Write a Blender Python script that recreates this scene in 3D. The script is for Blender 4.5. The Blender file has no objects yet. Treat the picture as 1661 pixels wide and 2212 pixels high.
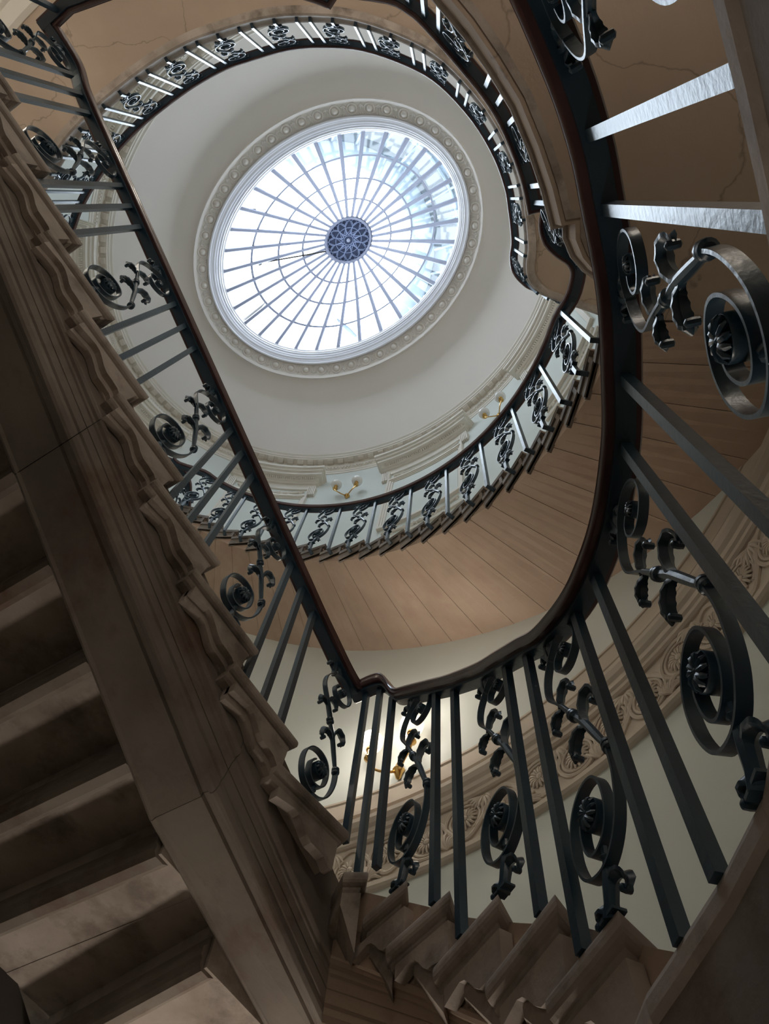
import bpy, bmesh, math, random
from mathutils import Vector, Matrix
random.seed(7)
PI = math.pi
SC = bpy.context.scene
COL = SC.collection

# ------------------------------------------------------------------ camera
CAMP = Vector((1.2568, 1.2711, -2.0330))
RC = [[-0.51609627, 0.85378496, 0.06852661], [-0.80190777, -0.45352163, -0.38892424], [-0.30097937, -0.25567435, 0.91871761]]
cd = bpy.data.cameras.new('camera'); cam = bpy.data.objects.new('camera', cd); COL.objects.link(cam)
x_, y_, b_ = Vector(RC[0]), -Vector(RC[1]), -Vector(RC[2])
cam.matrix_world = Matrix(((x_[0], y_[0], b_[0], CAMP[0]), (x_[1], y_[1], b_[1], CAMP[1]), (x_[2], y_[2], b_[2], CAMP[2]), (0, 0, 0, 1)))
cd.sensor_fit = 'VERTICAL'; cd.sensor_height = 24.0; cd.lens = 1600.0 / 2212.0 * 24.0
cd.clip_start = 0.02; cd.clip_end = 200
SC.camera = cam
# ------------------------------------------------------------------ world, light, exposure
W = bpy.data.worlds.new('sky'); SC.world = W; W.use_nodes = True
nt = W.node_tree; nt.nodes.clear()
bg = nt.nodes.new('ShaderNodeBackground'); wo = nt.nodes.new('ShaderNodeOutputWorld')
bg.inputs[0].default_value = (0.80, 0.90, 1.0, 1); bg.inputs[1].default_value = 13.0
nt.links.new(bg.outputs[0], wo.inputs[0])
def light(name, kind, loc, energy, color, size=0.1, rot=None, **kw):
    l = bpy.data.lights.new(name, kind); o = bpy.data.objects.new(name, l); COL.objects.link(o)
    l.energy = energy; l.color = color; o.location = loc
    if kind == 'POINT': l.shadow_soft_size = size
    if rot: o.rotation_euler = rot
    for k, v in kw.items(): setattr(l, k, v)
    return o
p_ = light('skylight_portal', 'AREA', (1.5, -0.65, 11.66), 1, (1, 1, 1), shape='ELLIPSE', size_y=4.4)
p_.data.size = 3.3; p_.data.cycles.is_portal = True
SC.view_settings.view_transform = 'Standard'; SC.view_settings.look = 'None'
SC.view_settings.exposure = 0.15; SC.view_settings.gamma = 1.0
SC.view_settings.use_curve_mapping = False
cy = SC.cycles
cy.max_bounces = 14; cy.diffuse_bounces = 8; cy.glossy_bounces = 4; cy.transparent_max_bounces = 16
cy.transmission_bounces = 4; cy.use_denoising = True; cy.sample_clamp_indirect = 6.0
try: cy.denoiser = 'OPENIMAGEDENOISE'
except Exception: pass
cy.caustics_reflective = False; cy.caustics_refractive = False

# ------------------------------------------------------------------ materials
def mat(name, col, col2=None, rough=0.6, scale=3.0, bump=0.0, bscale=40.0, spec=0.5, metal=0.0, detail=6, mixlo=0.35, mixhi=0.65, stain=None, sscale=1.2, coat=0.0, crack=False):
    m = bpy.data.materials.new(name); m.use_nodes = True
    t = m.node_tree; n = t.nodes; L = t.links; n.clear()
    out = n.new('ShaderNodeOutputMaterial'); bs = n.new('ShaderNodeBsdfPrincipled'); L.new(bs.outputs[0], out.inputs[0])
    bs.inputs['Roughness'].default_value = rough; bs.inputs['Metallic'].default_value = metal
    bs.inputs['Specular IOR Level'].default_value = spec; bs.inputs['Coat Weight'].default_value = coat
    tc = n.new('ShaderNodeTexCoord'); gm = n.new('ShaderNodeNewGeometry')
    src = gm.outputs['Position']
    c = None
    if col2:
        nz = n.new('ShaderNodeTexNoise'); nz.inputs['Scale'].default_value = scale; nz.inputs['Detail'].default_value = detail; L.new(src, nz.inputs['Vector'])
        cr = n.new('ShaderNodeValToRGB'); cr.color_ramp.elements[0].position = mixlo; cr.color_ramp.elements[1].position = mixhi
        cr.color_ramp.elements[0].color = (*col, 1); cr.color_ramp.elements[1].color = (*col2, 1)
        L.new(nz.outputs['Fac'], cr.inputs[0]); c = cr.outputs[0]
    else:
        rgb = n.new('ShaderNodeRGB'); rgb.outputs[0].default_value = (*col, 1); c = rgb.outputs[0]
    if stain:
        n2 = n.new('ShaderNodeTexNoise'); n2.inputs['Scale'].default_value = sscale; n2.inputs['Detail'].default_value = 8; n2.inputs['Roughness'].default_value = 0.65; L.new(src, n2.inputs['Vector'])
        r2 = n.new('ShaderNodeValToRGB'); r2.color_ramp.elements[0].position = 0.50; r2.color_ramp.elements[1].position = 0.68
        r2.color_ramp.elements[0].color = (0, 0, 0, 1); r2.color_ramp.elements[1].color = (0.8, 0.8, 0.8, 1); L.new(n2.outputs['Fac'], r2.inputs[0])
        mx = n.new('ShaderNodeMixRGB'); L.new(r2.outputs[0], mx.inputs[0]); L.new(c, mx.inputs[1]); mx.inputs[2].default_value = (*stain, 1); c = mx.outputs[0]
    if crack:
        vz = n.new('ShaderNodeTexVoronoi'); vz.feature = 'DISTANCE_TO_EDGE'; vz.inputs['Scale'].default_value = 0.9
        nd = n.new('ShaderNodeTexNoise'); nd.inputs['Scale'].default_value = 2.5; nd.inputs['Detail'].default_value = 5; L.new(src, nd.inputs['Vector'])
        ad = n.new('ShaderNodeMixRGB'); ad.blend_type = 'ADD'; ad.inputs[0].default_value = 0.5; L.new(src, ad.inputs[1]); L.new(nd.outputs['Color'], ad.inputs[2]); L.new(ad.outputs[0], vz.inputs['Vector'])
        r3 = n.new('ShaderNodeValToRGB'); r3.color_ramp.elements[0].position = 0.0; r3.color_ramp.elements[1].position = 0.006
        r3.color_ramp.elements[0].color = (0.62, 0.62, 0.62, 1); r3.color_ramp.elements[1].color = (1, 1, 1, 1); L.new(vz.outputs['Distance'], r3.inputs[0])
        mm = n.new('ShaderNodeMixRGB'); mm.blend_type = 'MULTIPLY'; mm.inputs[0].default_value = 1; L.new(c, mm.inputs[1]); L.new(r3.outputs[0], mm.inputs[2]); c = mm.outputs[0]
    L.new(c, bs.inputs['Base Color'])
    if bump > 0:
        nb = n.new('ShaderNodeTexNoise'); nb.inputs['Scale'].default_value = bscale; nb.inputs['Detail'].default_value = 5; L.new(src, nb.inputs['Vector'])
        bp = n.new('ShaderNodeBump'); bp.inputs['Strength'].default_value = bump; bp.inputs['Distance'].default_value = 0.01; L.new(nb.outputs['Fac'], bp.inputs['Height']); L.new(bp.outputs[0], bs.inputs['Normal'])
    return m
M = {}
M['iron'] = mat('iron_paint', (0.014, 0.042, 0.072), (0.024, 0.058, 0.092), rough=0.33, scale=6, bump=0.10, bscale=70, spec=0.85)
M['wood'] = mat('mahogany', (0.075, 0.032, 0.032), (0.12, 0.055, 0.05), rough=0.28, scale=10, spec=0.5, coat=0.3)
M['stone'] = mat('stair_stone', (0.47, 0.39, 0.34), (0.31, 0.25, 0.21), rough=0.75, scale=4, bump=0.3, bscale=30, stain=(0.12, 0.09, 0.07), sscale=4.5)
M['worn'] = mat('worn_tread_stone', (0.27, 0.225, 0.19), (0.19, 0.155, 0.13), rough=0.75, scale=5, stain=(0.11, 0.09, 0.075), sscale=6)
M['soffit'] = mat('soffit_stone', (0.54, 0.40, 0.31), (0.44, 0.32, 0.24), rough=0.85, scale=2.2, bump=0.15, bscale=60, stain=(0.46, 0.31, 0.24), sscale=2.6)
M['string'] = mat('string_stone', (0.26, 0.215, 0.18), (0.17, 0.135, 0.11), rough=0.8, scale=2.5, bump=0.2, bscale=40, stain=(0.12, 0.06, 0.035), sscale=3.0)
M['plaster'] = mat('soffit_plaster', (0.46, 0.35, 0.27), (0.40, 0.30, 0.23), rough=0.9, scale=1.6, bump=0.1, bscale=50, crack=True)
M['wall'] = mat('wall_paint', (0.72, 0.75, 0.71), (0.69, 0.72, 0.68), rough=0.85, scale=1.0, bump=0.05, bscale=80)
M['cream'] = mat('moulding_paint', (0.78, 0.72, 0.64), (0.74, 0.68, 0.60), rough=0.75, scale=3, bump=0.05, bscale=60)
M['frieze'] = mat('frieze_paint', (0.62, 0.54, 0.45), (0.56, 0.48, 0.40), rough=0.8, scale=3)
M['ceiling'] = mat('ceiling_plaster', (0.83, 0.77, 0.72), (0.80, 0.745, 0.695), rough=0.9, scale=0.8)
M['white'] = mat('white_gloss', (0.74, 0.72, 0.74), None, rough=0.35, spec=0.6)
M['bar'] = mat('glazing_bar_paint', (0.24, 0.25, 0.32), None, rough=0.6)
M['hub'] = mat('hub_metal', (0.20, 0.24, 0.36), None, rough=0.6)
M['hubd'] = mat('hub_glass', (0.07, 0.09, 0.16), None, rough=0.5)
M['brass'] = mat('brass', (0.62, 0.38, 0.13), None, rough=0.25, metal=1.0)
M['grey'] = mat('drum_felt', (0.16, 0.20, 0.24), (0.24, 0.29, 0.33), rough=0.9, scale=3)
M['dark'] = mat('near_black', (0.05, 0.04, 0.03), (0.03, 0.024, 0.02), rough=0.9, scale=2)
M['floor'] = mat('floor_stone', (0.34, 0.30, 0.25), (0.28, 0.25, 0.20), rough=0.6, scale=1.5)
def glassmat(name, tint, gloss=0.08, dirt=0.0, dcol=(0.75, 0.82, 0.9)):
    m = bpy.data.materials.new(name); m.use_nodes = True; t = m.node_tree; n = t.nodes; L = t.links; n.clear()
    out = n.new('ShaderNodeOutputMaterial'); tr = n.new('ShaderNodeBsdfTransparent'); tr.inputs[0].default_value = (*tint, 1)
    gl = n.new('ShaderNodeBsdfGlossy'); gl.inputs['Roughness'].default_value = 0.05
    mx = n.new('ShaderNodeMixShader'); mx.inputs[0].default_value = gloss; L.new(tr.outputs[0], mx.inputs[1]); L.new(gl.outputs[0], mx.inputs[2])
    last = mx.outputs[0]
    if dirt > 0:
        df = n.new('ShaderNodeBsdfTranslucent'); df.inputs[0].default_value = (*dcol, 1)
        nz = n.new('ShaderNodeTexNoise'); nz.inputs['Scale'].default_value = 1.3; nz.inputs['Detail'].default_value = 6
        g = n.new('ShaderNodeNewGeometry'); L.new(g.outputs['Position'], nz.inputs['Vector'])
        cr = n.new('ShaderNodeValToRGB'); cr.color_ramp.elements[0].position = 0.45; cr.color_ramp.elements[1].position = 0.75
        cr.color_ramp.elements[0].color = (0.02, 0.02, 0.02, 1); cr.color_ramp.elements[1].color = (dirt, dirt, dirt, 1); L.new(nz.outputs['Fac'], cr.inputs[0])
        m2 = n.new('ShaderNodeMixShader'); L.new(cr.outputs[0], m2.inputs[0]); L.new(last, m2.inputs[1]); L.new(df.outputs[0], m2.inputs[2]); last = m2.outputs[0]
    L.new(last, out.inputs[0]); return m
M['glass'] = glassmat('skylight_glass', (0.93, 0.96, 0.98), 0.05, 0.05)
M['sheet'] = glassmat('roof_sheeting', (0.015, 0.018, 0.02), 0.04, 0.9, (0.055, 0.075, 0.095))
def globemat(name, em):
    m = bpy.data.materials.new(name); m.use_nodes = True; bs = m.node_tree.nodes['Principled BSDF']
    bs.inputs['Base Color'].default_value = (0.85, 0.82, 0.78, 1); bs.inputs['Roughness'].default_value = 0.15
    bs.inputs['Emission Color'].default_value = (1.0, 0.80, 0.62, 1); bs.inputs['Emission Strength'].default_value = em
    return m
M['globe_lit'] = globemat('lamp_globe_lit', 1.1)
M['globe'] = globemat('lamp_globe', 0.0)

# ------------------------------------------------------------------ helpers
def link(name, me, m, parent=None, smooth=False, kind=None):
    if m is not None: me.materials.append(m)
    if smooth:
        for p in me.polygons: p.use_smooth = True
    o = bpy.data.objects.new(name, me); COL.objects.link(o)
    if parent is not None: o.parent = parent
    if kind: o['kind'] = kind
    return o
def pydata(name, vs, fs, m, parent=None, smooth=False, kind=None):
    me = bpy.data.meshes.new(name); me.from_pydata([tuple(v) for v in vs], [], fs); me.update()
    bm = bmesh.new(); bm.from_mesh(me); bmesh.ops.recalc_face_normals(bm, faces=bm.faces); bm.to_mesh(me); bm.free()
    o = link(name, me, m, parent, smooth, kind)
    if smooth:
        try: me.set_sharp_from_angle(angle=math.radians(40))
        except Exception: pass
    return o
def thing(name, label, cat, loc=(0, 0, 0), group=None, kind=None):
    o = bpy.data.objects.new(name, None); COL.objects.link(o); o.location = loc; o.empty_display_size = 0.1
    if label: o['label'] = label
    if cat: o['category'] = cat
    if group: o['group'] = group
    if kind: o['kind'] = kind
    return o
class MB:
    def __init__(s): s.v = []; s.f = []
    def add(s, vs, fs):
        k = len(s.v); s.v += [tuple(v) for v in vs]; s.f += [tuple(i + k for i in f) for f in fs]
    def box8(s, p):  # p: 4 bottom, 4 top
        s.add(p, [(3, 2, 1, 0), (4, 5, 6, 7), (0, 1, 5, 4), (1, 2, 6, 5), (2, 3, 7, 6), (3, 0, 4, 7)])
    def box(s, c, d, R=None):
        P = [Vector((sx * d[0] / 2, sy * d[1] / 2, sz * d[2] / 2)) for sz in (-1, 1) for sx, sy in ((-1, -1), (1, -1), (1, 1), (-1, 1))]
        if R is not None: P = [R @ q for q in P]
        s.box8([q + Vector(c) for q in P])
    def rings(s, rs, closed=True, caps=True, loop=False):
        n = len(rs[0]); k = len(s.v)
        for r in rs: s.v += [tuple(q) for q in r]
        m = len(rs)
        for i in range(m if loop else m - 1):
            a = k + i * n; b = k + ((i + 1) % m) * n
            for j in range(n if closed else n - 1):
                j2 = (j + 1) % n
                s.f.append((a + j, a + j2, b + j2, b + j))
        if caps and not loop and closed:
            s.f.append(tuple(k + j for j in reversed(range(n)))); s.f.append(tuple(k + (m - 1) * n + j for j in range(n)))
    def build(s, name, m, parent=None, smooth=False, kind=None): return pydata(name, s.v, s.f, m, parent, smooth, kind)
def catmull(pts, n=6, closed=False):
    P = [Vector(p) for p in pts]; out = []; N = len(P)
    for i in range(N if closed else N - 1):
        if closed: a, b, c, d = P[(i - 1) % N], P[i], P[(i + 1) % N], P[(i + 2) % N]
        else: a, b, c, d = P[max(i - 1, 0)], P[i], P[i + 1], P[min(i + 2, N - 1)]
        for k in range(n):
            t = k / n
            out.append(0.5 * ((2 * b) + (c - a) * t + (2 * a - 5 * b + 4 * c - d) * t * t + (3 * b - a - 3 * c + d) * t ** 3))
    if not closed: out.append(P[-1].copy())
    return out
def rail_frames(path, closed=False):
    """horizontal side vector (to the left of travel), mitred"""
    fr = []; n = len(path)
    for i in range(n):
        a = path[i - 1] if (i > 0 or closed) else None; b = path[(i + 1) % n] if (i < n - 1 or closed) else None
        ds = []
        if a is not None: d = (path[i] - a).xy; ds.append(d.normalized() if d.length > 1e-6 else None)
        if b is not None: d = (b - path[i]).xy; ds.append(d.normalized() if d.length > 1e-6 else None)
        ds = [d for d in ds if d is not None]
        if not ds: ds = [Vector((1, 0))]
        t = sum(ds, Vector((0, 0)))
        if t.length < 1e-4: t = ds[0]
        t.normalize(); sc = 1.0 / max(0.55, t.dot(ds[0]))
        fr.append(Vector((-t.y, t.x, 0)) * sc)
    return fr
def sweep(mb, prof, path, closed_prof=True, caps=True, loop=False):
    """prof: (side, up)"""
    fr = rail_frames(path, loop)
    mb.rings([[p + s * a + Vector((0, 0, b)) for a, b in prof] for p, s in zip(path, fr)], closed=closed_prof, caps=caps, loop=loop)
def tube(mb, pts, rad, n=8, caps=True):
    P = [Vector(p) for p in pts]; m = len(P); rs = []
    if not hasattr(rad, '__len__'): rad = [rad] * m
    up = Vector((0, 0, 1)); prev = None
    for i in range(m):
        t = (P[min(i + 1, m - 1)] - P[max(i - 1, 0)]).normalized()
        if prev is None:
            a = t.cross(up) if abs(t.z) < 0.9 else t.cross(Vector((1, 0, 0)))
        else: a = prev - t * prev.dot(t)
        a.normalize(); b = t.cross(a); prev = a
        rs.append([P[i] + (a * math.cos(2 * PI * j / n) + b * math.sin(2 * PI * j / n)) * rad[i] for j in range(n)])
    mb.rings(rs, caps=caps)
def lathe(mb, prof, c, ax=Vector((0, 0, 1)), n=16):
    ax = Vector(ax).normalized(); a = ax.orthogonal().normalized(); b = ax.cross(a); c = Vector(c)
    mb.rings([[c + ax * h + (a * math.cos(2 * PI * j / n) + b * math.sin(2 * PI * j / n)) * max(r, 1e-4) for j in range(n)] for r, h in prof])

# ------------------------------------------------------------------ plan geometry
RI = 0.16; TR = 0.3053; CY = -0.65
SX, SA, SB = 1.41, 2.16, 2.61          # well ellipse of the upper flight
def ell(cx, a, b, th, z=0.0, cyy=CY): return Vector((cx + a * math.cos(th), cyy + b * math.sin(th), z))
def wallp(th, z, d=0.0):
    k = max(0.0, min(1.0, (z - 4.5) / 5.3))
    a = 3.16 + 0.22 * k; b = 3.61 + 0.24 * k; cx = 1.41 + 0.02 * k
    p = ell(cx, a, b, th, z); nrm = Vector((math.cos(th) / a, math.sin(th) / b, 0)).normalized()
    return p - nrm * d
def wsweep(mb, prof, t0, t1, n, loop=False):
    """profile (d inward from wall, z) swept round the wall between angles in degrees"""
    N = n if loop else n + 1
    rs = [[wallp(math.radians(t0 + (t1 - t0) * i / n), z, d) for d, z in prof] for i in range(N)]
    mb.rings(rs, closed=True, caps=not loop, loop=loop)

# ------------------------------------------------------------------ structure: wall, floor, ceiling
mb = MB(); NZ = 26; NT = 96
zs = [-4.0 + (10.3 + 4.0) * i / NZ for i in range(NZ + 1)]
vs = [wallp(2 * PI * j / NT, z, 0) for z in zs for j in range(NT)]
fs = [(i * NT + j, i * NT + (j + 1) % NT, (i + 1) * NT + (j + 1) % NT, (i + 1) * NT + j) for i in range(NZ) for j in range(NT)]
# shell with thickness
vo = [wallp(2 * PI * j / NT, z, -0.4) for z in zs for j in range(NT)]; K = len(vs)
fs += [tuple(K + q for q in reversed(f)) for f in list(fs)]
fs += [(j, K + j, K + (j + 1) % NT, (j + 1) % NT) for j in range(NT)] + [(NZ * NT + j, NZ * NT + (j + 1) % NT, K + NZ * NT + (j + 1) % NT, K + NZ * NT + j) for j in range(NT)]
o = pydata('wall_round', vs + vo, fs, M['wall'], smooth=True, kind='structure')
mb = MB(); lo = [wallp(2 * PI * j / NT, -4.0, -0.4) - Vector((0, 0, 0.2)) for j in range(NT)]; hi = [p + Vector((0, 0, 0.2)) for p in lo]
mb.rings([lo, hi]); mb.build('floor', M['floor'], kind='structure')
# ceiling cove, an oval dome between cornice and skylight
mb = MB(); rs = []
for i in range(15):
    t = i / 14; a = 3.40 + (2.10 - 3.40) * t; b = 3.87 + (2.64 - 3.87) * t; z = 10.08 + 1.30 * math.sin((0.12 + 0.88 * t) * PI / 2) - 0.0 
    z = 10.10 + 1.27 * (math.sin(t * PI / 2)) ** 0.9
    rs.append([ell(1.43 + 0.07 * t, a, b, 2 * PI * j / NT, z) for j in range(NT)])
for q in reversed(list(rs)): rs.append([p + Vector((0, 0, 0.25)) for p in q])
mb.rings(rs, loop=True); mb.build('ceiling', M['ceiling'], smooth=True, kind='structure')

# ------------------------------------------------------------------ skylight ring (trim_1) with roundels
def oval(a, b, z, n=NT, cx=1.5): return [ell(cx, a, b, 2 * PI * j / n, z) for j in range(n)]
tr1 = thing('trim_1', 'cream plaster ring of roundels framing the oval skylight', None, (1.5, CY, 11.4), kind='structure')
tr1.location = (0, 0, 0)
prof = [(0.455, 11.36), (0.445, 11.30), (0.43, 11.285), (0.415, 11.30), (0.405, 11.345), (0.39, 11.37), (0.225, 11.455), (0.20, 11.47)]
mb = MB(); mb.rings([oval(1.66 + d, 2.25 + d * 0.87, z) for d, z in prof] + [oval(1.66 + 0.20, 2.25 + 0.17, 11.8), oval(1.66 + 0.46, 2.25 + 0.41, 11.8)], loop=True)
mb.build('frieze_band', M['ceiling'], tr1, smooth=True)
prof = [(0.205, 11.48), (0.20, 11.43), (0.185, 11.41), (0.165, 11.42), (0.155, 11.46), (0.14, 11.475), (0.13, 11.50), (0.10, 11.52), (0.085, 11.56), (0.07, 11.575), (0.06, 11.61), (0.035, 11.64), (0.03, 11.68), (0.012, 11.69), (0.008, 11.74), (-0.012, 11.76), (-0.015, 11.82), (0.205, 11.84)]
mb = MB(); mb.rings([oval(1.66 + d, 2.25 + d * 0.87, z) for d, z in prof], loop=True)
mb.build('white_moulding', M['white'], tr1)
NR = 50
def ring_arc():  # equal arc spacing
    N = 2000; L = [0]; a, b = 2.02, 2.56
    pts = [ell(1.5, a, b, 2 * PI * j / N, 0) for j in range(N + 1)]
    for i in range(N): L.append(L[-1] + (pts[i + 1] - pts[i]).length)
    out = []; k = 0
    for q in range(NR * 2):
        s = L[-1] * q / (NR * 2)
        while L[k + 1] < s: k += 1
        out.append(2 * PI * (k + (s - L[k]) / (L[k + 1] - L[k])) / N)
    return out
mb = MB()  # roundel
n1, n2 = 20, 6
mb.rings([[Vector(((0.082 + 0.014 * math.cos(2 * PI * k / n2)) * math.cos(2 * PI * j / n1), (0.082 + 0.014 * math.cos(2 * PI * k / n2)) * math.sin(2 * PI * j / n1), 0.022 * math.sin(2 * PI * k / n2))) for k in range(n2)] for j in range(n1)], loop=True)
lathe(mb, [(0.052, 0), (0.050, -0.02), (0.034, -0.038), (0.012, -0.048), (0.0, -0.05)], (0, 0, 0), n=12)
me_r = mb.build('roundel', M['ceiling'], tr1, smooth=True); rd_me = me_r.data; bpy.data.objects.remove(me_r)
mb = MB()  # palmette between roundels
for a in (-50, -25, 0, 25, 50):
    t = math.radians(a); d = Vector((math.sin(t), math.cos(t), 0)); L_ = 0.085 if a == 0 else 0.07
    tube(mb, [Vector((0, -0.06, -0.004)), d * L_ * 0.4 + Vector((0, -0.06, -0.014)), d * L_ + Vector((0, -0.06, -0.006))], [0.004, 0.011, 0.003], n=5)
tube(mb, [(-0.03, 0.085, -0.004), (-0.012, 0.06, -0.012), (0, 0.085, -0.014), (0.012, 0.06, -0.012), (0.03, 0.085, -0.004)], 0.008, n=5)
tube(mb, [(0, -0.085, -0.004), (0, 0.06, -0.006)], 0.006, n=5)
pm = mb.build('palmette', M['ceiling'], tr1, smooth=True); pm_me = pm.data; bpy.data.objects.remove(pm)
for q, th in enumerate(ring_arc()):
    a, b = 1.66 + 0.305, 2.25 + 0.265
    p = ell(1.5, a, b, th, 11.415); nx = Vector((math.cos(th) / a, math.sin(th) / b, 0)).normalized()
    dn = (Vector((0, 0, -1)) + nx * (-0.5)).normalized(); tg = Vector((-nx.y, nx.x, 0)); oy = (-dn).cross(tg).normalized()
    oo = bpy.data.objects.new('roundel' if q % 2 == 0 else 'palmette', rd_me if q % 2 == 0 else pm_me); COL.objects.link(oo); oo.parent = tr1
    oo.matrix_local = Matrix(((tg.x, oy.x, -dn.x, p.x), (tg.y, oy.y, -dn.y, p.y), (tg.z, oy.z, -dn.z, p.z), (0, 0, 0, 1)))

# ------------------------------------------------------------------ skylight (window_1)
sk = thing('window_1', 'oval domed skylight with radiating glazing bars', None, kind='structure')
HC = (1.52, -0.62)
def skp(th, t, dz=0.0):
    e = ell(1.5, 1.665, 2.255, th, 11.80); h = Vector((HC[0] + 0.385 * math.cos(th), HC[1] + 0.46 * math.sin(th), 13.25))
    p = e.lerp(h, t); p.z += 0.10 * math.sin(t * PI) + dz; return p
NRB = 32; off = math.radians(3.0)
ths = [off + 2 * PI * i / NRB for i in range(NRB)]
for th in ths:
    mb = MB(); rs = []
    for i in range(7):
        t = i / 6; p = skp(th, t); tg = Vector((-1.665 * math.sin(th), 2.255 * math.cos(th), 0)).normalized(); w = 0.041 - 0.012 * t
        rs.append([p + tg * -w + Vector((0, 0, -0.0)), p + tg * w, p + tg * w * 0.6 + Vector((0, 0, -0.05)), p - tg * w * 0.6 + Vector((0, 0, -0.05))])
    mb.rings(rs); mb.build('glazing_rib', M['bar'], sk)
for t in (0.245, 0.5, 0.745):
    mb = MB(); rs = []
    for j in range(96):
        th = 2 * PI * j / 96; p = skp(th, t); q = skp(th, t + 0.019)
        rs.append([p, q, q - Vector((0, 0, 0.03)), p - Vector((0, 0, 0.03))])
    mb.rings(rs, loop=True); mb.build('glazing_ring', M['bar'], sk)
lev = [0.0, 0.245, 0.5, 0.745, 0.99]
for i in range(NRB):
    for k in range(4):
        a0, a1 = ths[i], ths[i] + 2 * PI / NRB; am = (a0 + a1) / 2; t0, t1 = lev[k], lev[k + 1]
        vs = [skp(a0, t0), skp(am, t0), skp(a1, t0), skp(a1, t1), skp(am, t1), skp(a0, t1)]
        pydata('pane', vs, [(0, 1, 4, 5), (1, 2, 3, 4)], M['glass'], sk)
# hub with tracery
hz = 13.25
def hp(r, a, dz=0): return Vector((HC[0] + 0.40 * r * math.cos(a), HC[1] + 0.475 * r * math.sin(a), hz + dz))
mb = MB(); mb.rings([[hp(r, 2 * PI * j / 48, z) for j in range(48)] for r, z in ((1.0, 0.0), (1.04, -0.05), (1.0, -0.08), (0.93, -0.07), (0.90, -0.02), (0.93, 0.03))], loop=True)
mb.build('hub_ring', M['bar'], sk, smooth=True)
mb = MB(); mb.rings([[hp(0.95, 2 * PI * j / 48, 0.03) for j in range(48)], [hp(0.95, 2 * PI * j / 48, 0.05) for j in range(48)]]); mb.build('hub_plate', M['hubd'], sk)
mb = MB()
for i in range(12):
    a = 2 * PI * i / 12
    tube(mb, [hp(0.25 + 0.30 + 0.30 * math.cos(u), a + 0.27 * math.sin(u), 0) for u in [2 * PI * k / 14 for k in range(15)]], 0.008, n=5)
    c = (0.80 * 1, a + PI / 12)
    tube(mb, [hp(0.80, a + PI / 12) + Vector((0.045 * math.cos(u), 0.05 * math.sin(u), 0)) for u in [2 * PI * k / 10 for k in range(11)]], 0.006, n=5)
    tube(mb, [hp(0.92, a), hp(0.60, a + PI / 12), hp(0.92, a + PI / 6)], 0.006, n=5)
    tube(mb, [hp(0.25, a), hp(0.55, a + PI / 4)], 0.005, n=5)
for r in (0.2, 0.55): tube(mb, [hp(r, 2 * PI * j / 32) for j in range(33)], 0.006, n=5)
mb.build('hub_tracery', M['hub'], sk)
mb = MB(); lathe(mb, [(0.035, 0), (0.035, -0.02), (0.02, -0.035), (0, -0.04)], hp(0, 0)); mb.build('hub_boss', M['bar'], sk, smooth=True)
# outer weather roof seen through the glass
dr = thing('outer_roof', 'grey curb roll and translucent sheeting seen above the skylight glass', 'roof', (0, 0, 0))
cen = (1.5, -1.45)
def rp(th, a, b, z, c=cen): return Vector((c[0] + a * math.cos(th), c[1] + b * math.sin(th), z))
mb = MB(); rs = []
for i in range(33):
    th = math.radians(-12 + 190 * i / 32)
    rs.append([rp(th, 1.95 + 0.24 * math.cos(u), 2.22 + 0.24 * math.cos(u), 14.1 + 0.12 * math.sin(u)) for u in [2 * PI * k / 8 for k in range(8)]])
mb.rings(rs); mb.build('curb_roll', M['grey'], dr, smooth=True)
for i in range(16):
    t0, t1 = [math.radians(-12 + 190 * (i + q) / 16) for q in (0, 1)]
    vs = [rp(t0, 2.15, 2.45, 14.1), rp(t1, 2.15, 2.45, 14.1), rp(t1, 2.9, 3.4, 12.2, (1.5, CY)), rp(t0, 2.9, 3.4, 12.2, (1.5, CY))]
    pydata('roof_sheet', vs, [(0, 1, 2, 3)], M['sheet'], dr)
    mb = MB(); tube(mb, [vs[0] + Vector((0, 0, -.04)), vs[3] + Vector((0, 0, -.04))], 0.025, n=6); mb.build('roof_bar', M['grey'], dr)
for f_ in (0.3, 0.6, 0.85):
    mb = MB(); tube(mb, [rp(t, 2.15, 2.45, 14.1).lerp(rp(t, 2.9, 3.4, 12.2, (1.5, CY)), f_) - Vector((0, 0, .05)) for t in [math.radians(-12 + 190 * i / 32) for i in range(33)]], 0.03, n=6); mb.build('roof_hoop', M['grey'], dr, smooth=True)

# ------------------------------------------------------------------ main cornice (trim_2)
co = thing('trim_2', 'cream modillion cornice round the top of the wall', None, kind='structure')
prof = [(-0.02, 9.74), (0.012, 9.74), (0.018, 9.79), (0.03, 9.80), (0.035, 9.845), (0.05, 9.855), (0.05, 9.90), (0.075, 9.91), (0.08, 9.945), (0.09, 9.95), (0.09, 10.02), (0.19, 10.025), (0.195, 10.06), (0.21, 10.065), (0.22, 10.10), (0.245, 10.12), (0.25, 10.15), (-0.02, 10.16)]
mb = MB(); wsweep(mb, prof, 0, 360, 120, loop=True); mb.build('cornice_moulding', M['cream'], co)
mb = MB(); nd = 420
for i in range(nd):
    th = 2 * PI * i / nd; a, b = wallp(th - 0.0045, 9.86, 0.045), wallp(th + 0.0045, 9.86, 0.045); c, d = wallp(th + 0.0045, 9.86, 0.072), wallp(th - 0.0045, 9.86, 0.072)
    u = Vector((0, 0, 0.042)); mb.box8([a, b, c, d, a + u, b + u, c + u, d + u])
mb.build('dentil_row', M['cream'], co, kind='stuff')
mb = MB()  # modillion, local x along wall, y inward, z up
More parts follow.
